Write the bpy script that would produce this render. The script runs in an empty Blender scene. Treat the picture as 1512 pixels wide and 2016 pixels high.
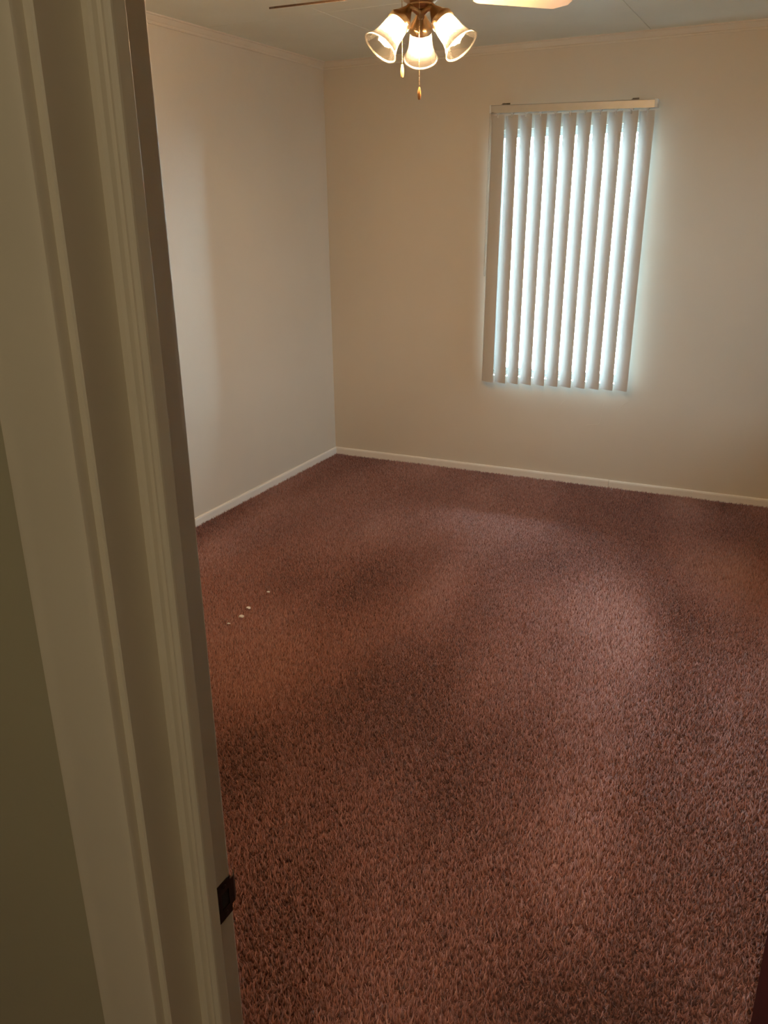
import bpy, bmesh, math, random
import numpy as np
from mathutils import Vector, Matrix

random.seed(7)
scene = bpy.context.scene
C = scene.collection
PI = math.pi

# ------------------------------------------------------------------ camera
CAM = Vector((2.78863, -4.91700, 1.60973))
YAW, PITCH, ROLL, FPX = -0.457490, 0.348763, 0.0136427, 1645.4
cd = bpy.data.cameras.new('camera')
cam = bpy.data.objects.new('camera', cd); C.objects.link(cam)
fwd = Vector((math.sin(YAW) * math.cos(PITCH), math.cos(YAW) * math.cos(PITCH), -math.sin(PITCH)))
r0 = Vector((math.cos(YAW), -math.sin(YAW), 0.0))
d0 = fwd.cross(r0)
right = r0 * math.cos(ROLL) + d0 * math.sin(ROLL)
down = d0 * math.cos(ROLL) - r0 * math.sin(ROLL)
m = Matrix((right, -down, -fwd)).transposed().to_4x4()
m.translation = CAM
cam.matrix_world = m
cd.sensor_fit = 'HORIZONTAL'; cd.sensor_width = 36.0
cd.lens = FPX / 1512.0 * 36.0
cd.clip_start = 0.02
scene.camera = cam

# ------------------------------------------------------------------ world, daylight, exposure
SKY_STRENGTH = 180.0
w = bpy.data.worlds.new('overcast_sky'); scene.world = w
w.use_nodes = True
bg = w.node_tree.nodes['Background']
bg.inputs['Color'].default_value = (0.70, 0.92, 1.12, 1)
bg.inputs['Strength'].default_value = SKY_STRENGTH

def portal(name, loc, rot, sx, sy):
    l = bpy.data.lights.new(name, 'AREA'); l.shape = 'RECTANGLE'; l.size = sx; l.size_y = sy
    l.cycles.is_portal = True
    o = bpy.data.objects.new(name, l); C.objects.link(o); o.location = loc; o.rotation_euler = rot
    return o

vs = scene.view_settings
vs.view_transform = 'Standard'; vs.look = 'None'; vs.exposure = 0.0; vs.gamma = 1.0
vs.use_curve_mapping = False
scene.cycles.use_denoising = True
scene.cycles.max_bounces = 12; scene.cycles.diffuse_bounces = 6
scene.cycles.transparent_max_bounces = 24
scene.cycles.sample_clamp_indirect = 6.0
scene.cycles.caustics_reflective = False; scene.cycles.caustics_refractive = False

BULB_STRENGTH = 850.0
BULB_COLOR = (1.0, 0.645, 0.345)
HALL_STRENGTH = 45.0
HALL_COLOR = (1.0, 0.84, 0.60)

# ------------------------------------------------------------------ dimensions
H = 2.44                                  # ceiling
XR = 3.36                                 # right wall
YN = CAM.y + 0.601                        # room face of the door wall
YH = CAM.y + 0.483                        # hall face of the door wall
XJ = CAM.x - 0.500                        # left jamb face
DOOR_W = 0.76
XK = XJ + DOOR_W                          # right jamb face
DOOR_H = 2.03
HALL_Y = -6.30; HALL_X0, HALL_X1 = 0.9, 4.3
WX0, WX1, WZ0, WZ1 = 1.085, 1.945, 0.630, 2.015    # window opening
WT = 0.15                                 # back wall thickness

# ------------------------------------------------------------------ materials
def mat(name, col, rough=0.6, metallic=0.0, noise=None, bump=None, spec=0.5, coat=0.0, sheen=0.0):
    """noise = (scale, amount, detail)   bump = list of (scale, strength, distance, detail)"""
    M = bpy.data.materials.new(name); M.use_nodes = True
    nt = M.node_tree; b = nt.nodes['Principled BSDF']
    b.inputs['Base Color'].default_value = (*col, 1)
    b.inputs['Roughness'].default_value = rough
    b.inputs['Metallic'].default_value = metallic
    b.inputs['Specular IOR Level'].default_value = spec
    b.inputs['Coat Weight'].default_value = coat
    b.inputs['Sheen Weight'].default_value = sheen
    tc = nt.nodes.new('ShaderNodeTexCoord')
    if noise:
        n = nt.nodes.new('ShaderNodeTexNoise'); n.inputs['Scale'].default_value = noise[0]
        n.inputs['Detail'].default_value = noise[2] if len(noise) > 2 else 4
        nt.links.new(tc.outputs['Object'], n.inputs['Vector'])
        r = nt.nodes.new('ShaderNodeValToRGB')
        a = noise[1]
        r.color_ramp.elements[0].position = 0.3; r.color_ramp.elements[1].position = 0.7
        r.color_ramp.elements[0].color = (*[max(0, c * (1 - a)) for c in col], 1)
        r.color_ramp.elements[1].color = (*[min(1, c * (1 + a)) for c in col], 1)
        nt.links.new(n.outputs['Fac'], r.inputs['Fac'])
        nt.links.new(r.outputs['Color'], b.inputs['Base Color'])
    last = None
    for (sc, st, dist, det) in (bump or []):
        n = nt.nodes.new('ShaderNodeTexNoise'); n.inputs['Scale'].default_value = sc
        n.inputs['Detail'].default_value = det
        nt.links.new(tc.outputs['Object'], n.inputs['Vector'])
        bp = nt.nodes.new('ShaderNodeBump'); bp.inputs['Strength'].default_value = st
        bp.inputs['Distance'].default_value = dist
        nt.links.new(n.outputs['Fac'], bp.inputs['Height'])
        if last: nt.links.new(last.outputs['Normal'], bp.inputs['Normal'])
        last = bp
    if last: nt.links.new(last.outputs['Normal'], b.inputs['Normal'])
    return M

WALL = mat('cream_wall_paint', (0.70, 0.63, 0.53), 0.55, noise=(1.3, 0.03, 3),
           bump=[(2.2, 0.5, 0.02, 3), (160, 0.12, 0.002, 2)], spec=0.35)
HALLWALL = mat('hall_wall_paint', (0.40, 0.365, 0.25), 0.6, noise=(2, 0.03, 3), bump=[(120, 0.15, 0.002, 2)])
CEIL = mat('ceiling_board_paint', (0.80, 0.82, 0.72), 0.6, noise=(3, 0.03, 3), bump=[(90, 0.12, 0.002, 3)])
JOINT = mat('ceiling_joint_filler', (0.42, 0.38, 0.31), 0.8, noise=(8, 0.3, 3))
TRIM = mat('cream_gloss_trim_paint', (0.74, 0.67, 0.56), 0.38, noise=(4, 0.03, 3), bump=[(25, 0.08, 0.004, 3)])
JAMB = mat('cream_jamb_paint', (0.64, 0.58, 0.46), 0.42, noise=(4, 0.04, 4), bump=[(14, 0.08, 0.004, 3), (140, 0.05, 0.001, 2)])
BASEM = mat('white_baseboard_paint', (0.88, 0.83, 0.76), 0.4, noise=(6, 0.03, 3), bump=[(30, 0.1, 0.003, 3)])
BRASS = mat('antique_brushed_brass', (0.55, 0.38, 0.22), 0.28, 1.0, noise=(40, 0.12, 3), bump=[(200, 0.05, 0.0005, 2)])
BRONZE = mat('dark_strike_metal', (0.045, 0.025, 0.016), 0.45, 0.7, noise=(60, 0.4, 4))
HOLE = mat('strike_hole_painted_shade', (0.02, 0.014, 0.01), 0.9, noise=(30, 0.3, 3))
BLADE = mat('pale_oak_blade_laminate', (0.62, 0.47, 0.32), 0.28, noise=(5, 0.10, 5), spec=0.6)
EDGE = mat('dark_walnut_blade_edge', (0.06, 0.035, 0.02), 0.5, noise=(20, 0.25, 4))
FOB = mat('turned_oak_fob', (0.50, 0.25, 0.09), 0.45, noise=(60, 0.25, 5))
FOBL = mat('pale_pine_fob', (0.62, 0.42, 0.18), 0.45, noise=(60, 0.18, 5))
ALU = mat('brushed_aluminium_headrail', (0.60, 0.57, 0.52), 0.42, 0.55, noise=(12, 0.05, 3))
CLIPM = mat('clear_plastic_carrier', (0.78, 0.80, 0.78), 0.25, noise=(30, 0.04, 2))
DARKCLIP = mat('mounting_clip_steel', (0.16, 0.14, 0.11), 0.5, 0.6, noise=(40, 0.2, 3))
CORDM = mat('grey_braided_cord', (0.42, 0.38, 0.32), 0.8, noise=(300, 0.2, 2))
FRAME = mat('white_window_frame', (0.78, 0.79, 0.76), 0.4, noise=(5, 0.03, 2))
DOORM = mat('dark_mahogany_door', (0.055, 0.004, 0.002), 0.6, noise=(6, 0.25, 6), spec=0.15, bump=[(60, 0.1, 0.001, 4)])
GROUNDM = mat('pale_concrete_yard', (0.72, 0.72, 0.70), 0.9, noise=(2, 0.12, 5))
FLECKM = mat('white_fleck', (0.92, 0.88, 0.82), 0.9, noise=(200, 0.05, 2))

def vane_material():
    M = bpy.data.materials.new('white_pvc_vane'); M.use_nodes = True
    nt = M.node_tree; nt.nodes.clear()
    out = nt.nodes.new('ShaderNodeOutputMaterial')
    d = nt.nodes.new('ShaderNodeBsdfPrincipled'); d.inputs['Base Color'].default_value = (0.66, 0.65, 0.63, 1)
    d.inputs['Roughness'].default_value = 0.45
    t = nt.nodes.new('ShaderNodeBsdfTranslucent'); t.inputs['Color'].default_value = (0.80, 0.86, 0.88, 1)
    n = nt.nodes.new('ShaderNodeTexNoise'); n.inputs['Scale'].default_value = 300
    bp = nt.nodes.new('ShaderNodeBump'); bp.inputs['Strength'].default_value = 0.05; bp.inputs['Distance'].default_value = 0.001
    nt.links.new(n.outputs['Fac'], bp.inputs['Height']); nt.links.new(bp.outputs['Normal'], d.inputs['Normal'])
    mx = nt.nodes.new('ShaderNodeMixShader'); mx.inputs['Fac'].default_value = 0.013
    nt.links.new(d.outputs[0], mx.inputs[1]); nt.links.new(t.outputs[0], mx.inputs[2])
    nt.links.new(mx.outputs[0], out.inputs['Surface'])
    return M
VANE = vane_material()

def glass_material(name, scatter, rough, tint=(1, 1, 1), bump=0.0):
    M = bpy.data.materials.new(name); M.use_nodes = True
    nt = M.node_tree; nt.nodes.clear()
    out = nt.nodes.new('ShaderNodeOutputMaterial')
    tr = nt.nodes.new('ShaderNodeBsdfTransparent'); tr.inputs['Color'].default_value = (*tint, 1)
    gl = nt.nodes.new('ShaderNodeBsdfGlossy'); gl.inputs['Roughness'].default_value = rough
    fr = nt.nodes.new('ShaderNodeFresnel'); fr.inputs['IOR'].default_value = 1.5
    if bump:
        v = nt.nodes.new('ShaderNodeTexNoise'); v.inputs['Scale'].default_value = 55; v.inputs['Detail'].default_value = 2
        tc = nt.nodes.new('ShaderNodeTexCoord'); nt.links.new(tc.outputs['Object'], v.inputs['Vector'])
        bp = nt.nodes.new('ShaderNodeBump'); bp.inputs['Strength'].default_value = bump; bp.inputs['Distance'].default_value = 0.004
        nt.links.new(v.outputs['Fac'], bp.inputs['Height'])
        nt.links.new(bp.outputs['Normal'], gl.inputs['Normal']); nt.links.new(bp.outputs['Normal'], fr.inputs['Normal'])
    mx = nt.nodes.new('ShaderNodeMixShader')
    nt.links.new(fr.outputs[0], mx.inputs['Fac']); nt.links.new(tr.outputs[0], mx.inputs[1]); nt.links.new(gl.outputs[0], mx.inputs[2])
    res = mx
    if scatter:
        tl = nt.nodes.new('ShaderNodeBsdfTranslucent'); tl.inputs['Color'].default_value = (1, 0.97, 0.9, 1)
        m2 = nt.nodes.new('ShaderNodeMixShader'); m2.inputs['Fac'].default_value = scatter
        nt.links.new(mx.outputs[0], m2.inputs[1]); nt.links.new(tl.outputs[0], m2.inputs[2]); res = m2
    nt.links.new(res.outputs[0], out.inputs['Surface'])
    return M
PANE = glass_material('window_glass', 0, 0.02, (0.93, 0.97, 0.95))
DIM_PANE = glass_material('dimming_side_pane', 0, 0.05, (0.158, 0.168, 0.167))  # tint added to dim the daylight from the unseen side window
RIM = glass_material('fire_polished_shade_rim', 0.30, 0.15, (1, 0.98, 0.94))
SHADE = glass_material('rippled_clear_shade_glass', 0.012, 0.08, (0.97, 0.96, 0.93), 0.5)

def bulb_material():
    M = bpy.data.materials.new('glowing_bulb'); M.use_nodes = True
    nt = M.node_tree; nt.nodes.clear()
    out = nt.nodes.new('ShaderNodeOutputMaterial'); e = nt.nodes.new('ShaderNodeEmission')
    e.inputs['Color'].default_value = (*BULB_COLOR, 1); e.inputs['Strength'].default_value = BULB_STRENGTH
    nt.links.new(e.outputs[0], out.inputs['Surface'])
    return M
BULB = bulb_material()

def carpet_material(name, use_attr):
    M = bpy.data.materials.new(name); M.use_nodes = True
    nt = M.node_tree; b = nt.nodes['Principled BSDF']
    b.inputs['Roughness'].default_value = 0.6; b.inputs['Specular IOR Level'].default_value = 0.45
    b.inputs['Sheen Weight'].default_value = 0.5; b.inputs['Sheen Roughness'].default_value = 0.5
    b.inputs['Sheen Tint'].default_value = (0.85, 0.8, 0.8, 1)
    r = nt.nodes.new('ShaderNodeValToRGB')
    cs = [(0.0, (0.12, 0.043, 0.032)), (0.45, (0.36, 0.142, 0.105)), (0.8, (0.50, 0.215, 0.160)), (1.0, (0.64, 0.34, 0.26))]
    r.color_ramp.elements[0].position = cs[0][0]; r.color_ramp.elements[0].color = (*cs[0][1], 1)
    r.color_ramp.elements[1].position = cs[-1][0]; r.color_ramp.elements[1].color = (*cs[-1][1], 1)
    for p_, c_ in cs[1:-1]:
        e = r.color_ramp.elements.new(p_); e.color = (*c_, 1)
    if use_attr:
        a = nt.nodes.new('ShaderNodeAttribute'); a.attribute_name = 'tone'
        nt.links.new(a.outputs['Fac'], r.inputs['Fac'])
    else:
        tc = nt.nodes.new('ShaderNodeTexCoord')
        n = nt.nodes.new('ShaderNodeTexNoise'); n.inputs['Scale'].default_value = 220; n.inputs['Detail'].default_value = 3
        nt.links.new(tc.outputs['Object'], n.inputs['Vector'])
        mr = nt.nodes.new('ShaderNodeMapRange'); mr.inputs['From Min'].default_value = 0.3; mr.inputs['From Max'].default_value = 0.75
        mr.inputs['To Min'].default_value = 0.0; mr.inputs['To Max'].default_value = 0.55
        nt.links.new(n.outputs['Fac'], mr.inputs['Value']); nt.links.new(mr.outputs[0], r.inputs['Fac'])
        bp = nt.nodes.new('ShaderNodeBump'); bp.inputs['Strength'].default_value = 0.8; bp.inputs['Distance'].default_value = 0.006
        nt.links.new(n.outputs['Fac'], bp.inputs['Height']); nt.links.new(bp.outputs['Normal'], b.inputs['Normal'])
    nt.links.new(r.outputs['Color'], b.inputs['Base Color'])
    return M
CARPET = carpet_material('brown_frieze_carpet_backing', False)
PILE = carpet_material('brown_frieze_carpet_pile', True)

# ------------------------------------------------------------------ mesh helpers
def obj(name, bm, material, parent=None, smooth=False, loc=None):
    me = bpy.data.meshes.new(name)
    bmesh.ops.recalc_face_normals(bm, faces=bm.faces[:])
    bm.to_mesh(me); bm.free()
    for mm in (material if isinstance(material, (list, tuple)) else [material]): me.materials.append(mm)
    if smooth:
        for p in me.polygons: p.use_smooth = True
        if smooth != 'all':
            me.set_sharp_from_angle(angle=math.radians(38))
    o = bpy.data.objects.new(name, me); C.objects.link(o)
    if parent: o.parent = parent
    if loc: o.location = loc
    return o

def empty(name, loc=(0, 0, 0)):
    o = bpy.data.objects.new(name, None); C.objects.link(o); o.location = loc; o.empty_display_size = 0.1
    return o

def tag(o, label=None, cat=None, group=None, kind=None):
    if label: o['label'] = label
    if cat: o['category'] = cat
    if group: o['group'] = group
    if kind: o['kind'] = kind
    return o

def add_box(bm, x0, x1, y0, y1, z0, z1, bevel=0.0, seg=2):
    M = Matrix.Translation(((x0 + x1) / 2, (y0 + y1) / 2, (z0 + z1) / 2)) @ Matrix.Diagonal((x1 - x0, y1 - y0, z1 - z0, 1))
    r = bmesh.ops.create_cube(bm, size=1, matrix=M)
    if bevel:
        es = list({e for v in r['verts'] for e in v.link_edges})
        bmesh.ops.bevel(bm, geom=es, offset=bevel, segments=seg, affect='EDGES', profile=0.5)
    return bm

def box(x0, x1, y0, y1, z0, z1, bevel=0.0):
    return add_box(bmesh.new(), x0, x1, y0, y1, z0, z1, bevel)

def add_lathe(bm, prof, seg=32, M=None, close=False):
    """prof: list of (r, z) revolved about z"""
    M = M or Matrix.Identity(4)
    rings = []
    for (r, z) in prof:
        if r < 1e-6:
            rings.append([bm.verts.new(M @ Vector((0, 0, z)))])
        else:
            rings.append([bm.verts.new(M @ Vector((r * math.cos(2 * PI * k / seg), r * math.sin(2 * PI * k / seg), z))) for k in range(seg)])
    pairs = list(zip(rings[:-1], rings[1:]))
    if close: pairs.append((rings[-1], rings[0]))
    for a, b in pairs:
        for k in range(seg):
            k2 = (k + 1) % seg
            if len(a) == 1 and len(b) == 1: continue
            if len(a) == 1: bm.faces.new((a[0], b[k], b[k2]))
            elif len(b) == 1: bm.faces.new((a[k], b[0], a[k2]))
            else: bm.faces.new((a[k], b[k], b[k2], a[k2]))
    return bm

def add_tube(bm, pts, r, seg=8, caps=True):
    pts = [Vector(p) for p in pts]; rings = []
    n = len(pts)
    up = Vector((0, 0, 1))
    for i, p in enumerate(pts):
        t = (pts[min(i + 1, n - 1)] - pts[max(i - 1, 0)]).normalized()
        a = t.cross(up)
        if a.length < 1e-3: a = t.cross(Vector((1, 0, 0)))
        a.normalize(); b = t.cross(a)
        rr = r[i] if isinstance(r, (list, tuple)) else r
        rings.append([bm.verts.new(p + (a * math.cos(2 * PI * k / seg) + b * math.sin(2 * PI * k / seg)) * rr) for k in range(seg)])
    for A, B in zip(rings[:-1], rings[1:]):
        for k in range(seg): bm.faces.new((A[k], A[(k + 1) % seg], B[(k + 1) % seg], B[k]))
    if caps:
        bm.faces.new(rings[0]); bm.faces.new(rings[-1])
    return bm

def add_prism(bm, poly, fn, t0, t1, nseg=1):
    """extrude closed 2-D poly from t0 to t1; fn(u, v, t) -> point"""
    rings = []
    for k in range(nseg + 1):
        t = t0 + (t1 - t0) * k / nseg
        rings.append([bm.verts.new(fn(u, v, t)) for (u, v) in poly])
    n = len(poly)
    for A, B in zip(rings[:-1], rings[1:]):
        for i in range(n): bm.faces.new((A[i], A[(i + 1) % n], B[(i + 1) % n], B[i]))
    bm.faces.new(rings[0]); bm.faces.new(rings[-1])
    return bm

def struct(name, bm, material, parent=None, smooth=False):
    o = obj(name, bm, material, parent, smooth)
    if not parent: o['kind'] = 'structure'
    return o

# ------------------------------------------------------------------ room shell
T = 0.12
struct('floor', box(-0.3, 4.6, HALL_Y - 0.3, WT, -0.12, -0.006), CARPET)
struct('wall_left', box(-T, 0, YH, WT, 0, H), WALL)
SY0, SY1, SZ0, SZ1 = -1.25, -0.25, 0.50, 2.05         # side window, out of the frame to the right
bm = bmesh.new()
add_box(bm, XR, XR + T, YH, SY0, 0, H); add_box(bm, XR, XR + T, SY1, WT, 0, H)
add_box(bm, XR, XR + T, SY0, SY1, 0, SZ0); add_box(bm, XR, XR + T, SY0, SY1, SZ1, H)
struct('wall_right', bm, WALL)

bm = bmesh.new()                                     # back wall with the window opening
add_box(bm, 0, WX0, 0, WT, 0, H); add_box(bm, WX1, XR, 0, WT, 0, H)
add_box(bm, WX0, WX1, 0, WT, 0, WZ0); add_box(bm, WX0, WX1, 0, WT, WZ1, H)
wb = struct('wall_back', bm, WALL)
for ridge in ([(1.819, 0.509), (1.812, 0.445), (1.804, 0.385), (1.760, 0.378), (1.721, 0.368)],
              [(1.960, 0.537), (1.930, 0.512), (1.901, 0.477), (1.895, 0.434), (1.876, 0.420)],
              [(1.588, 0.511), (1.576, 0.498), (1.565, 0.484)]):
    obj('paint_ridge', add_tube(bmesh.new(), [(x, 0.0002, z) for x, z in ridge], 0.0017, 6), WALL, wb, True)   # old patching under the window

bm = bmesh.new()                                     # wall with the doorway, between hall and room
add_box(bm, -T, XJ - 0.02, YH, YN, 0, H); add_box(bm, XK + 0.02, 4.4, YH, YN, 0, H)
add_box(bm, XJ - 0.02, XK + 0.02, YH, YN, DOOR_H + 0.02, H)
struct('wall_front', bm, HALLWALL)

# ceiling: backing with separate 4 x 8 ft boards below it
ceil = struct('ceiling', box(-0.2, 4.6, HALL_Y - 0.3, WT, H + 0.006, H + 0.12), JOINT)
xs = [0.0, 0.68, 1.915, 3.15, XR]
ys = [0.0, -1.175, -3.60, YN]
for i in range(4):
    for j in range(3):
        x0, x1, y1, y0 = xs[i], xs[i + 1], ys[j], ys[j + 1]
        g = 0.0012
        obj('ceiling_board', add_box(bmesh.new(), x0 + g, x1 - g, y0 + g, y1 - g, H - 0.004, H + 0.008, 0.0012, 1), CEIL, ceil)
obj('hall_ceiling_board', box(-0.1, 4.5, HALL_Y, YH, H - 0.004, H + 0.008), CEIL, ceil)

# hall shell
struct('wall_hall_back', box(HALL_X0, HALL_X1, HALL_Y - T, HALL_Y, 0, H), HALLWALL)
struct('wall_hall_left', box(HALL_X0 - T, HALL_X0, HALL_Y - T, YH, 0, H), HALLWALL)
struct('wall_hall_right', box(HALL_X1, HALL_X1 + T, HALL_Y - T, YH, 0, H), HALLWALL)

def window(name, x0, x1, z0, z1, ya, yb, pane):
    """frame, two sashes with panes, filling the opening between y = ya and yb"""
    ym = (ya + yb) / 2
    r = empty(name, ((x0 + x1) / 2, ym, z0)); r['kind'] = 'structure'
    L = lambda b, n, mm, p: obj(n, b, mm, p)
    off = Vector((-(x0 + x1) / 2, -ym, -z0))
    def bxs(lst):
        b = bmesh.new()
        for l in lst: add_box(b, *l)
        bmesh.ops.translate(b, vec=off, verts=b.verts[:]); return b
    obj('window_frame', bxs([(x0, x0 + 0.02, ya, yb, z0, z1), (x1 - 0.02, x1, ya, yb, z0, z1),
                             (x0 + 0.02, x1 - 0.02, ya, yb, z0, z0 + 0.02), (x0 + 0.02, x1 - 0.02, ya, yb, z1 - 0.02, z1)]), FRAME, r)
    a, b_ = z0 + 0.02, z1 - 0.02
    s = obj('sash', bxs([(x0 + 0.02, x0 + 0.038, ym - 0.01, ym + 0.01, a, b_), (x1 - 0.038, x1 - 0.02, ym - 0.01, ym + 0.01, a, b_),
                         (x0 + 0.038, x1 - 0.038, ym - 0.01, ym + 0.01, a, a + 0.018), (x0 + 0.038, x1 - 0.038, ym - 0.01, ym + 0.01, b_ - 0.018, b_)]), FRAME, r)
    obj('pane', bxs([(x0 + 0.034, x1 - 0.034, ym - 0.002, ym + 0.002, a + 0.014, b_ - 0.014)]), pane, s)
    return r
window('window_1', WX0, WX1, WZ0, WZ1, 0.07, 0.13, PANE)
sw = window('window_2', -(SY1 - SY0) / 2, (SY1 - SY0) / 2, SZ0, SZ1, -0.03, 0.03, DIM_PANE)
sw.location = (XR + 0.075, (SY0 + SY1) / 2, SZ0); sw.rotation_euler = (0, 0, PI / 2)
portal('side_daylight_portal', (XR + T + 0.01, (SY0 + SY1) / 2, (SZ0 + SZ1) / 2), (0, PI / 2, 0), SZ1 - SZ0, SY1 - SY0)
portal('window_daylight_portal', ((WX0 + WX1) / 2, WT + 0.01, (WZ0 + WZ1) / 2), (-PI / 2, 0, 0), WX1 - WX0, WZ1 - WZ0)
tag(obj('yard_ground', box(-25, 40, -40, 40, -0.6, -0.5), GROUNDM), kind='structure')

# baseboards: rounded-top strip
def base_prof(h=0.050, t=0.012):
    return [(0.0, 0.0), (t, 0.0), (t, h - 0.012), (t * 0.85, h - 0.005), (t * 0.5, h - 0.001), (0.0, h)]
bl = struct('baseboard_left', add_prism(bmesh.new(), base_prof(), lambda u, v, t: Vector((u, t, v)), YN, -0.0125), BASEM)
bb = struct('baseboard_back', add_prism(bmesh.new(), base_prof(0.050, 0.012), lambda u, v, t: Vector((t, -u - 0.0015, v)), 0.0, 1.8865), BASEM)
obj('baseboard_length', add_prism(bmesh.new(), base_prof(0.0488, 0.0125), lambda u, v, t: Vector((t, -u - 0.001, v)), 1.889, XR - 0.0125), BASEM, bb)
struct('baseboard_right', add_prism(bmesh.new(), base_prof(), lambda u, v, t: Vector((XR - u, t, v)), YN, -0.0125), BASEM)

# small crown trim: slim top fillet, sloped face, lower lip
crown = [(0.0, 0.0), (0.0, -0.040), (0.007, -0.040), (0.009, -0.034), (0.007, -0.029), (0.012, -0.024), (0.020, -0.014), (0.024, -0.008), (0.030, -0.006), (0.030, 0.0)]
ZC = H - 0.004
struct('trim_1', add_prism(bmesh.new(), crown, lambda u, v, t: Vector((u, t, ZC + v)), YN, 0.0), TRIM)
struct('trim_2', add_prism(bmesh.new(), crown, lambda u, v, t: Vector((t, -u, ZC + v)), 0.0, XR), TRIM)
struct('trim_3', add_prism(bmesh.new(), crown, lambda u, v, t: Vector((XR - u, t, ZC + v)), YN, 0.0), TRIM)

# ------------------------------------------------------------------ doorway: jambs, stops, casing, strike plate
def cx(d): return CAM.x + d
def cyy(d): return CAM.y + d

# left jamb board (its knocked room-side edge is cut in steps)
bm = bmesh.new()
zs = [0.0, 1.40, 1.42, 1.530, 1.546, 1.75, DOOR_H]
dy = [0.0, 0.0, 0.0035, 0.0035, 0.0, 0.0, 0.0]
rings = []
for z, d in zip(zs, dy):
    rings.append([bm.verts.new(p) for p in ((XJ - 0.02, YH, z), (XJ - 0.0015, YH, z), (XJ, YH + 0.0015, z), (XJ, YN - 0.002 - d, z), (XJ - 0.002, YN - d, z), (XJ - 0.02, YN, z))])
for A, B in zip(rings[:-1], rings[1:]):
    for i in range(6): bm.faces.new((A[i], A[(i + 1) % 6], B[(i + 1) % 6], B[i]))
bm.faces.new(rings[0]); bm.faces.new(rings[-1])
jamb = struct('trim_4', bm, JAMB)                      # left jamb
def stop_poly(sgn, xj):
    # plan section of the moulded door stop, x measured from the jamb face into the opening
    pr = [(0.0, 0.5296), (0.006, 0.5290), (0.0100, 0.5296), (0.0118, 0.5330), (0.0140, 0.5350), (0.0165, 0.5335), (0.0185, 0.5300), (0.0220, 0.5285), (0.0252, 0.5293), (0.0268, 0.5306), (0.0273, 0.5325), (0.0273, 0.5455), (0.0268, 0.5462), (0.0, 0.5462)]
    return [(xj + sgn * u, cyy(v)) for (u, v) in pr]
obj('door_stop', add_prism(bmesh.new(), stop_poly(1, XJ), lambda u, v, t: Vector((u, v, t)), 0.0, DOOR_H - 0.028), JAMB, jamb)
# strike plate: thin plate with lip and latch hole
sp_z0, sp_z1 = 0.842, 0.894
bm = bmesh.new()
y0, y1 = cyy(0.5765), YN - 0.001
def plate(u0, u1, z0, z1): add_box(bm, XJ - 0.001, XJ + 0.0012, u0, u1, z0, z1)
plate(y0, y1, sp_z0, sp_z0 + 0.015); plate(y0, y1, sp_z1 - 0.015, sp_z1)
plate(y0, y0 + 0.006, sp_z0 + 0.015, sp_z1 - 0.015); plate(y1 - 0.004, y1, sp_z0 + 0.015, sp_z1 - 0.015)
lip = [(0.0012, 0.0), (0.0010, 0.006), (-0.0010, 0.011), (-0.0045, 0.0145), (-0.0056, 0.0136), (-0.0022, 0.0102), (-0.0004, 0.006), (-0.0004, 0.0)]
add_prism(bm, lip, lambda u, v, t: Vector((XJ + u, y1 + v, t)), sp_z0 + 0.010, sp_z1 - 0.006)
strike = obj('strike_plate', bm, BRONZE, jamb)
strike['label'] = 'dark metal strike plate on the door jamb'
obj('latch_hole_shade', box(XJ - 0.0008, XJ + 0.0003, y0 + 0.006, y1 - 0.004, sp_z0 + 0.015, sp_z1 - 0.015), HOLE, strike)  # flat dark insert; the shade inside the hole is put into its colour
for zz in (sp_z0 + 0.0075, sp_z1 - 0.0075):
    obj('screw', add_lathe(bmesh.new(), [(0, 0.0016), (0.0026, 0.0013), (0.0034, 0)], 12,
                           Matrix.Translation((XJ + 0.001, (y0 + y1) / 2, zz)) @ Matrix.Rotation(PI / 2, 4, 'Y')), BRONZE, strike)

bm = box(XK, XK + 0.02, YH, YN, 0, DOOR_H)
jr = struct('trim_5', bm, JAMB)                        # right jamb
obj('door_stop', add_prism(bmesh.new(), stop_poly(-1, XK), lambda u, v, t: Vector((u, v, t)), 0.0, DOOR_H - 0.028), JAMB, jr)
jh = struct('trim_6', box(XJ - 0.02, XK + 0.02, YH, YN, DOOR_H, DOOR_H + 0.02), JAMB)   # head jamb
obj('door_stop', box(XJ + 0.0275, XK - 0.0275, cyy(0.5296), cyy(0.5462), DOOR_H - 0.028, DOOR_H), JAMB, jh)

# casing on the hall face: ogee-edged board, (u = distance from opening edge, v = proud of the wall)
cas = [(0.0, 0.0), (0.0, 0.0085), (0.0012, 0.0108), (0.0045, 0.0122), (0.010, 0.0130), (0.030, 0.0132), (0.058, 0.0135), (0.066, 0.0128), (0.0715, 0.0142), (0.0765, 0.0138), (0.0790, 0.0110), (0.0790, 0.0)]
RV = 0.0082
def casing(name, side, yface, sgn):
    x0 = XJ - RV if side < 0 else XK + RV
    return struct(name, add_prism(bmesh.new(), cas, lambda u, v, t: Vector((x0 + side * u, yface + sgn * v, t)), 0.0, DOOR_H + 0.09), JAMB, None, True)
casing('trim_7', -1, YH, -1); casing('trim_8', 1, YH, -1)
casing('trim_9', -1, YN, 1); casing('trim_10', 1, YN, 1)
for n, (yf, sg) in zip(('trim_11', 'trim_12'), ((YH, -1), (YN, 1))):
    struct(n, add_prism(bmesh.new(), cas, lambda u, v, t: Vector((t, yf + sg * v, DOOR_H + RV + u)), XJ - RV, XK + RV), JAMB, None, True)

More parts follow.
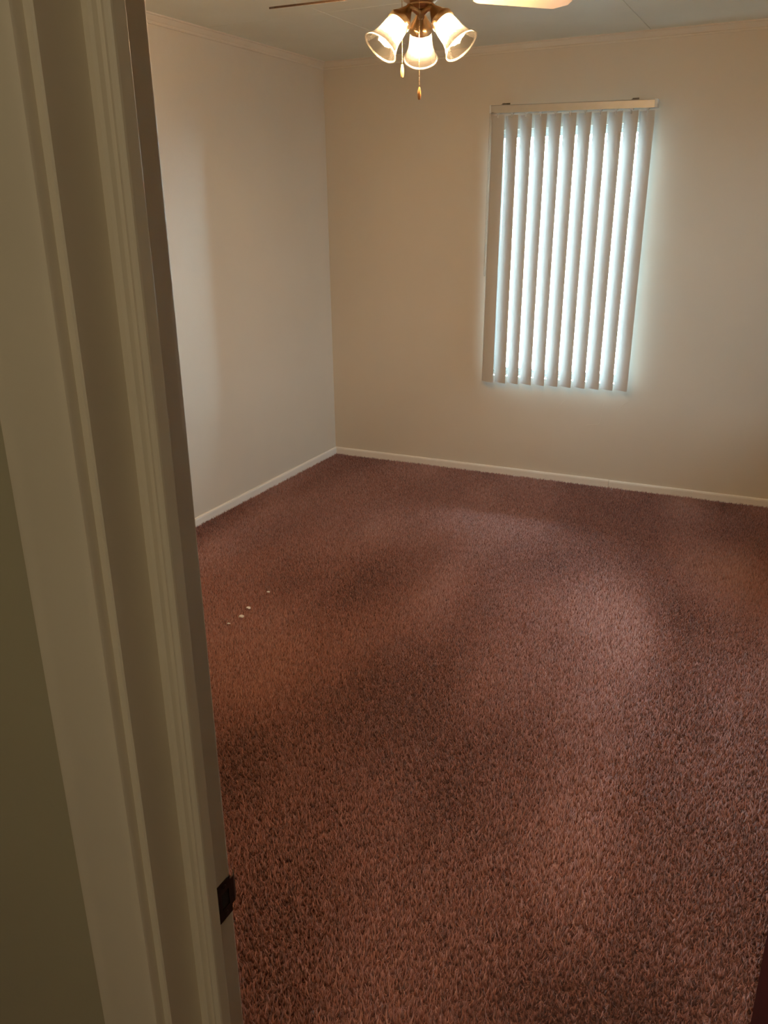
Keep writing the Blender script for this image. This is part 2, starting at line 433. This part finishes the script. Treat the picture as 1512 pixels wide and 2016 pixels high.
# open door, hinged on the right jamb, swung into the room
th = math.radians(80.2)
dr = empty('door_1', (XK, YN, 0.012)); dr['kind'] = 'structure'
dr.rotation_euler = (0, 0, -th)                        # local -x runs along the door, local -y is the hall face
DW = 0.738
bm = bmesh.new(); add_box(bm, -DW, -0.004, -0.035, 0.0, 0.006, 2.005, 0.0015, 1)
obj('door_slab', bm, DOORM, dr)
for sy in (-1, 1):
    yb = -0.035 if sy < 0 else 0.0
    Mk = Matrix.Translation((-DW + 0.06, yb, 0.87)) @ Matrix.Rotation(PI / 2 * (1 if sy < 0 else -1), 4, 'X')
    obj('door_knob', add_lathe(bmesh.new(), [(0, 0), (0.030, 0), (0.030, 0.004), (0.022, 0.009), (0.011, 0.013), (0.011, 0.030), (0.020, 0.036), (0.026, 0.046), (0.025, 0.058), (0.015, 0.066), (0, 0.068)], 28, Mk), BRONZE, dr, True)
for zz in (0.2, 1.0, 1.8):
    bm = bmesh.new(); add_lathe(bm, [(0, 0), (0.006, 0), (0.006, 0.09), (0, 0.09)], 12, Matrix.Translation((0.0, 0.007, zz)))
    obj('hinge', bm, BRONZE, dr, True)

# ------------------------------------------------------------------ vertical blind
blind = empty('vertical_blind', (1.54, -0.06, 0.60))
tag(blind, 'white vertical vane blind hanging from an aluminium headrail over the window', 'blind')
BO = Vector((-1.54, 0.06, -0.60))
def bobj(name, bm, mm, parent=blind, smooth=False):
    bmesh.ops.translate(bm, vec=BO, verts=bm.verts[:]); return obj(name, bm, mm, parent, smooth)
RAILX0, RAILX1 = 1.090, 1.988
def rail_z(x): return 2.1340 - (x - RAILX0) * 0.0225    # top of the rail hangs slightly out of level
bm = bmesh.new()
rp = [(-0.020, -0.040), (-0.020, -0.004), (-0.016, 0.0), (0.016, 0.0), (0.020, -0.004), (0.020, -0.040), (0.006, -0.040), (0.006, -0.036), (-0.006, -0.036), (-0.006, -0.040)]
add_prism(bm, rp, lambda u, v, t: Vector((t, -0.062 + u, rail_z(t) + v)), RAILX0 + 0.010, RAILX1 - 0.014)
rail = bobj('headrail', bm, ALU)
for (a, b_) in ((RAILX0, RAILX0 + 0.010), (RAILX1 - 0.014, RAILX1)):
    zt = rail_z(a)
    bobj('end_cap', add_box(bmesh.new(), a, b_, -0.083, -0.041, zt - 0.041, zt + 0.001, 0.002, 1), FRAME)
for xb in (1.170, 1.868):
    zt = rail_z(xb); bm = bmesh.new()
    add_box(bm, xb - 0.012, xb + 0.012, -0.080, 0.0, zt + 0.0005, zt + 0.003)
    add_box(bm, xb - 0.012, xb + 0.012, -0.0015, 0.0, zt + 0.003, zt + 0.016)
    add_box(bm, xb - 0.007, xb + 0.009, -0.079, -0.062, zt + 0.003, zt + 0.008)
    bobj('mounting_clip', bm, DARKCLIP)
NV = 11; PITCHX = 0.0803; X0V = 1.136; PHI = math.radians(28); VW = 0.091
for i in range(NV):
    xt = X0V + i * PITCHX; xb = xt - 0.019
    zt = rail_z(xt) - 0.052; zb = 0.600 + 0.008 * i / (NV - 1)
    ph = PHI + math.radians([-6, -2, 1, 0, 1.5, -1, 2, 0, -1.5, 1, -2][i])
    bm = bmesh.new()
    ns, nz = 10, 6
    def vp(s, zf, side):
        # s -1..1 across; arc section bulging to the room; side = face of the thin sheet
        u = s * VW / 2; v = -0.0075 * (1 - s * s) + side * 0.0005
        xc = xb + (xt - xb) * zf
        return Vector((xc + u * math.cos(ph) + v * math.sin(ph) * -1, -0.062 - u * math.sin(ph) + v * math.cos(ph), zb + (zt - zb) * zf))
    grid = {}
    for sd in (-1, 1):
        for a in range(ns + 1):
            for k in range(nz + 1):
                grid[(sd, a, k)] = bm.verts.new(vp(-1 + 2 * a / ns, k / nz, sd))
    for sd in (-1, 1):
        for a in range(ns):
            for k in range(nz):
                bm.faces.new([grid[(sd, a + p, k + q)] for p, q in ((0, 0), (1, 0), (1, 1), (0, 1))])
    for a in range(ns):
        for k in (0, nz): bm.faces.new((grid[(-1, a, k)], grid[(-1, a + 1, k)], grid[(1, a + 1, k)], grid[(1, a, k)]))
    for k in range(nz):
        for a in (0, ns): bm.faces.new((grid[(-1, a, k)], grid[(-1, a, k + 1)], grid[(1, a, k + 1)], grid[(1, a, k)]))
    v = bobj('vane', bm, VANE, blind, True)
    # clear carrier stem and hook at the head of the vane
    bm = bmesh.new()
    add_tube(bm, [(xt, -0.062, rail_z(xt) - 0.038), (xt, -0.064, rail_z(xt) - 0.050), (xt, -0.0705, zt - 0.002), (xt, -0.0715, zt - 0.012)], [0.004, 0.0035, 0.003, 0.0045], 8)
    add_box(bm, xt - 0.008, xt + 0.008, -0.068, -0.056, rail_z(xt) - 0.046, rail_z(xt) - 0.038, 0.001, 1)
    bobj('carrier_clip', bm, CLIPM, blind, True)
# looped control cord on the left
bm = bmesh.new()
xc_ = 1.108
loop = [(xc_ - 0.004, -0.112, 2.09)] + [(xc_ - 0.004 - 0.010 * k / 8, -0.112, 2.09 - 0.855 * k / 8) for k in range(1, 9)]
bot = [(xc_ - 0.014 + 0.004 - 0.004 * math.cos(a * PI / 6), -0.112, 1.235 - 0.006 * math.sin(a * PI / 6)) for a in range(1, 6)]
back = [(xc_ - 0.006 + 0.010 * k / 8, -0.112, 1.235 + 0.855 * k / 8) for k in range(0, 9)]
add_tube(bm, [(xc_ + 0.002, -0.082, 2.098)] + loop + bot + back + [(xc_ + 0.006, -0.082, 2.098)], 0.0013, 6)
bobj('control_cord', bm, CORDM, blind, True)

# ------------------------------------------------------------------ ceiling fan with light kit
FX, FY = 1.6824, -2.385
fan = empty('ceiling_fan', (FX, FY, H - 0.004))
tag(fan, 'three-blade ceiling fan with a lit three-shade brass light kit and pull chains', 'ceiling fan')
ZB = 2.194 - (H - 0.004)          # blade plane, local
F0 = Matrix.Identity(4)
obj('canopy', add_lathe(bmesh.new(), [(0, 0), (0.075, 0), (0.078, -0.010), (0.072, -0.030), (0.050, -0.045), (0.030, -0.050), (0, -0.050)], 40), BRASS, fan, True)
obj('motor_housing', add_lathe(bmesh.new(), [(0, -0.048), (0.045, -0.050), (0.100, -0.060), (0.122, -0.080), (0.128, -0.115), (0.126, -0.165), (0.118, -0.195), (0.085, -0.208), (0, -0.210)], 48), BRASS, fan, True)
zf = 2.150 - (H - 0.004)          # bottom of the light-kit fitter
obj('switch_housing', add_lathe(bmesh.new(), [(0, -0.208), (0.052, -0.208), (0.052, -0.236), (0.055, -0.240), (0.055, zf + 0.032), (0.050, zf + 0.020), (0.036, zf + 0.010), (0.036, zf + 0.006), (0.030, zf), (0.018, zf - 0.004), (0, zf - 0.005)], 40), BRASS, fan, True)

def blade_mesh():
    """blade along +x, pitched about its axis; pale underside, dark edges"""
    bm = bmesh.new()
    r1, r2 = 0.175, 0.482
    w1, w2 = 0.052, 0.062
    pts = [(r1, -w1 * 0.75), (r1 + 0.02, -w1), (r2 - 0.035, -w2), (r2, -w2 + 0.030), (r2, w2 - 0.030), (r2 - 0.035, w2), (r1 + 0.02, w1), (r1, w1 * 0.75)]
    top = [bm.verts.new((x, y, 0.0028)) for x, y in pts]; bot = [bm.verts.new((x, y, -0.0028)) for x, y in pts]
    bm.faces.new(top).material_index = 0; bm.faces.new(list(reversed(bot))).material_index = 0
    n = len(pts)
    for i in range(n):
        f = bm.faces.new((bot[i], bot[(i + 1) % n], top[(i + 1) % n], top[i])); f.material_index = 1
    return bm
BL_A = [183.0, 42.0, 293.0]; BPITCH = math.radians(-12.5)
bsrc = None
for a in BL_A:
    if bsrc is None:
        b = obj('blade', blade_mesh(), [BLADE, EDGE], fan); bsrc = b
        bm = bmesh.new()          # forked iron: arm and plate
        add_prism(bm, [(0.09, -0.016), (0.15, -0.010), (0.20, -0.030), (0.235, -0.034), (0.25, -0.020), (0.25, 0.020), (0.235, 0.034), (0.20, 0.030), (0.15, 0.010), (0.09, 0.016)],
                  lambda u, v, t: Vector((u, v, t)), 0.003, 0.008)
        bk = obj('blade_bracket', bm, BRASS, b); ksrc = bk
    else:
        b = bsrc.copy(); C.objects.link(b); b.parent = fan
        bk = ksrc.copy(); C.objects.link(bk); bk.parent = b
    b.rotation_mode = 'XYZ'
    b.matrix_local = Matrix.Translation((0, 0, ZB)) @ Matrix.Rotation(math.radians(a), 4, 'Z') @ Matrix.Rotation(BPITCH, 4, 'X')

# direction from fan to the camera, in plan
vc = Vector((CAM.x - FX, CAM.y - FY)); az0 = math.degrees(math.atan2(vc.y, vc.x))
TILT = math.radians(41.6)
R_N, Z_N = 0.0682, 2.1137 - (H - 0.004)         # where glass meets its holder
asrc = None
for da in (60.0, -60.0, 180.0):
    az = math.radians(az0 + da)
    # local frame: -z is the shade axis
    Mx = Matrix.Rotation(az, 4, 'Z') @ Matrix.Translation((R_N, 0, Z_N)) @ Matrix.Rotation(-TILT, 4, 'Y')
    if asrc is None:
        bm = bmesh.new()
        arm = obj('lamp_arm', add_tube(bm, [(-0.045, 0, 0.058), (-0.030, 0, 0.060), (-0.012, 0, 0.056), (0.0, 0, 0.046), (0.0, 0, 0.036)], [0.011, 0.010, 0.010, 0.011, 0.012], 14), BRASS, fan, True)
        cup = obj('socket_cup', add_lathe(bmesh.new(), [(0, 0.044), (0.010, 0.044), (0.014, 0.036), (0.022, 0.022), (0.031, 0.008), (0.034, 0.004), (0.034, -0.012), (0.031, -0.012), (0.030, 0.002), (0, 0.004)], 36), BRASS, arm, True)
        # bell glass: outer profile down, inner profile back up
        outer = [(0.0265, 0.004), (0.0285, -0.006), (0.0320, -0.016), (0.0340, -0.028), (0.0350, -0.042), (0.0365, -0.056), (0.0395, -0.069), (0.0440, -0.080), (0.0490, -0.089), (0.0525, -0.0945)]
        rim = [(0.0540, -0.0962), (0.0542, -0.0985), (0.0528, -0.1000), (0.0508, -0.0990)]
        inner = [(r - 0.0026, z + 0.0003) for r, z in outer[::-1]]
        bmg = add_lathe(bmesh.new(), outer + rim + inner, 48, None, True)
        for f in bmg.faces:
            if f.calc_center_median().z < -0.0946: f.material_index = 1
        gl = obj('glass_shade', bmg, [SHADE, RIM], arm, 'all')
        bu = obj('bulb', add_lathe(bmesh.new(), [(0, 0.003), (0.0120, 0.003), (0.0125, -0.010), (0.0155, -0.020), (0.0215, -0.032), (0.0245, -0.045), (0.0235, -0.057), (0.0175, -0.067), (0.0090, -0.0725), (0, -0.0740)], 28), BULB, arm, 'all')
        asrc = (arm, cup, gl, bu)
    else:
        arm = asrc[0].copy(); C.objects.link(arm); arm.parent = fan
        for s in asrc[1:]:
            c = s.copy(); C.objects.link(c); c.parent = arm
    arm.matrix_local = Mx

def chain(start, length, fob_mat):
    bm = bmesh.new(); n = int(length / 0.0042)
    for k in range(n):
        bmesh.ops.create_icosphere(bm, subdivisions=1, radius=0.0016, matrix=Matrix.Translation(Vector(start) - Vector((0, 0, 0.0042 * k))))
    add_tube(bm, [Vector(start), Vector(start) - Vector((0, 0, length))], 0.0005, 5)
    ch = obj('pull_chain', bm, BRASS, fan, True)
    z0 = start[2] - length
    obj('chain_fob', add_lathe(bmesh.new(), [(0, 0.0), (0.0022, 0.0), (0.0030, -0.003), (0.0048, -0.012), (0.0052, -0.020), (0.0044, -0.030), (0.0032, -0.034), (0, -0.0345)], 18,
                               Matrix.Translation((start[0], start[1], z0))), fob_mat, ch, True)
lat = Vector((math.cos(math.radians(az0 + 90)), math.sin(math.radians(az0 + 90))))
tow = Vector((math.cos(math.radians(az0)), math.sin(math.radians(az0))))
def kit_pt(l, t, z):
    p = lat * l + tow * t; return (p.x, p.y, z - (H - 0.004))
chain(kit_pt(-0.054, 0.012, 2.170), 0.165, FOBL)
chain(kit_pt(-0.004, 0.050, 2.165), 0.225, FOB)

# ------------------------------------------------------------------ unseen hall dome, added to light the jamb and casing
def hall_fill():
    M = bpy.data.materials.new('hall_fill_dome'); M.use_nodes = True
    nt = M.node_tree; nt.nodes.clear()
    out = nt.nodes.new('ShaderNodeOutputMaterial'); e = nt.nodes.new('ShaderNodeEmission')
    e.inputs['Color'].default_value = (*HALL_COLOR, 1); e.inputs['Strength'].default_value = HALL_STRENGTH
    nt.links.new(e.outputs[0], out.inputs['Surface'])
    r = empty('hall_fill_light', (2.85, -5.75, H - 0.004))
    tag(r, 'unseen opal dome added on the hall ceiling to light the doorway', 'ceiling light')
    obj('base_ring', add_lathe(bmesh.new(), [(0, 0), (0.15, 0), (0.152, -0.012), (0.146, -0.022), (0.138, -0.022), (0, -0.020)], 40), BRASS, r, True)
    obj('dome', add_lathe(bmesh.new(), [(0.138, -0.021), (0.132, -0.045), (0.110, -0.068), (0.07, -0.084), (0.03, -0.090), (0, -0.091)], 40), M, r, 'all')
hall_fill()

# ------------------------------------------------------------------ carpet pile (uncountable tufts over the whole room)
rng = np.random.default_rng(3)
def vnoise(x, y, sx, sy, seed):
    """smooth value noise in numpy"""
    g = np.random.default_rng(seed).random((64, 64))
    u = x * sx; v = y * sy
    i = np.floor(u).astype(int); j = np.floor(v).astype(int); fu = u - i; fv = v - j
    fu = fu * fu * (3 - 2 * fu); fv = fv * fv * (3 - 2 * fv)
    G = lambda a, b: g[a % 64, b % 64]
    return (G(i, j) * (1 - fu) + G(i + 1, j) * fu) * (1 - fv) + (G(i, j + 1) * (1 - fu) + G(i + 1, j + 1) * fu) * fv
DENS = 38000
x0, x1, y0, y1 = 0.0135, XR - 0.0135, YN + 0.004, -0.016
N = int(DENS * (x1 - x0) * (y1 - y0))
px = rng.uniform(x0, x1, N); py = rng.uniform(y0, y1, N)
# vacuum strokes: rotated stripe noise turns the lean of the pile
ang = math.radians(97)
u = px * math.cos(ang) + py * math.sin(ang); v_ = -px * math.sin(ang) + py * math.cos(ang)
wob = vnoise(px + 9, py + 9, 1.1, 1.1, 5) * 0.55
stroke = vnoise(u + 20, v_ + 20 + wob * 0.5, 1.5, 5.2, 11) * 0.6 + vnoise(px + 5 + 0.3 * py, py + 11, 4.0, 2.2, 12) * 0.4
stroke = np.clip((stroke - 0.5) * 3.4, -1, 1)
lean_dir = rng.uniform(0, 2 * PI, N)
lean = rng.uniform(0.15, 1.0, N) * 0.0085
bias = stroke * 0.004
hgt = rng.uniform(0.0045, 0.0160, N) * (0.97 + 0.08 * stroke)
lx = np.cos(lean_dir) * lean + math.cos(ang) * bias
ly = np.sin(lean_dir) * lean + math.sin(ang) * bias
rad = rng.uniform(0.0024, 0.0037, N)
rot = rng.uniform(0, 2 * PI, N)
V = np.zeros((N, 4, 3), np.float32)
for k in range(3):
    a = rot + k * 2 * PI / 3
    V[:, k, 0] = px + np.cos(a) * rad; V[:, k, 1] = py + np.sin(a) * rad; V[:, k, 2] = -0.006
V[:, 3, 0] = px + lx; V[:, 3, 1] = py + ly; V[:, 3, 2] = hgt
V[:, :, 0] = np.clip(V[:, :, 0], 0.0125, XR - 0.0125); V[:, :, 1] = np.clip(V[:, :, 1], YN + 0.001, -0.0145)
F = np.array([(0, 1, 3), (1, 2, 3), (2, 0, 3)], np.int32)
faces = (F[None] + (np.arange(N, dtype=np.int32) * 4)[:, None, None]).reshape(-1)
me = bpy.data.meshes.new('carpet_pile')
me.vertices.add(N * 4); me.vertices.foreach_set('co', V.reshape(-1))
nf = N * 3
me.loops.add(nf * 3); me.loops.foreach_set('vertex_index', faces)
me.polygons.add(nf); me.polygons.foreach_set('loop_start', np.arange(0, nf * 3, 3, dtype=np.int32))
me.polygons.foreach_set('use_smooth', np.ones(nf, bool))
tone = np.clip(rng.beta(2.2, 2.6, N) + stroke * 0.20, 0, 1)  # stroke term paints the light and dark shading of the brushed pile
dark = rng.random(N) < 0.07
tone = np.where(dark, tone * 0.25, tone)
at = me.attributes.new('tone', 'FLOAT', 'POINT')
tv = np.repeat(tone, 4).reshape(N, 4); tv[:, :3] *= 0.8  # roots toned darker: shade between tufts put into the colour
at.data.foreach_set('value', tv.reshape(-1).astype(np.float32))
me.update(calc_edges=True); me.validate()
me.materials.append(PILE)
pile = bpy.data.objects.new('carpet_pile', me); C.objects.link(pile)
tag(pile, 'reddish brown frieze carpet pile covering the bedroom floor', 'carpet', kind='stuff')

# ------------------------------------------------------------------ white flecks lying on the carpet
def fleck(x, y, s, label, seed):  # flattened, jittered white lump resting in the pile
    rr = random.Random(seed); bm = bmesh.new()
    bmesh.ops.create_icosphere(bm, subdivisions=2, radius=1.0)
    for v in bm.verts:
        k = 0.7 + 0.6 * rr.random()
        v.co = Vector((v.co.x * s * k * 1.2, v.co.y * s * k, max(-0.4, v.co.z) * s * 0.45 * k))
    o = obj('carpet_fleck', bm, FLECKM, None, True, (x, y, 0.0165))
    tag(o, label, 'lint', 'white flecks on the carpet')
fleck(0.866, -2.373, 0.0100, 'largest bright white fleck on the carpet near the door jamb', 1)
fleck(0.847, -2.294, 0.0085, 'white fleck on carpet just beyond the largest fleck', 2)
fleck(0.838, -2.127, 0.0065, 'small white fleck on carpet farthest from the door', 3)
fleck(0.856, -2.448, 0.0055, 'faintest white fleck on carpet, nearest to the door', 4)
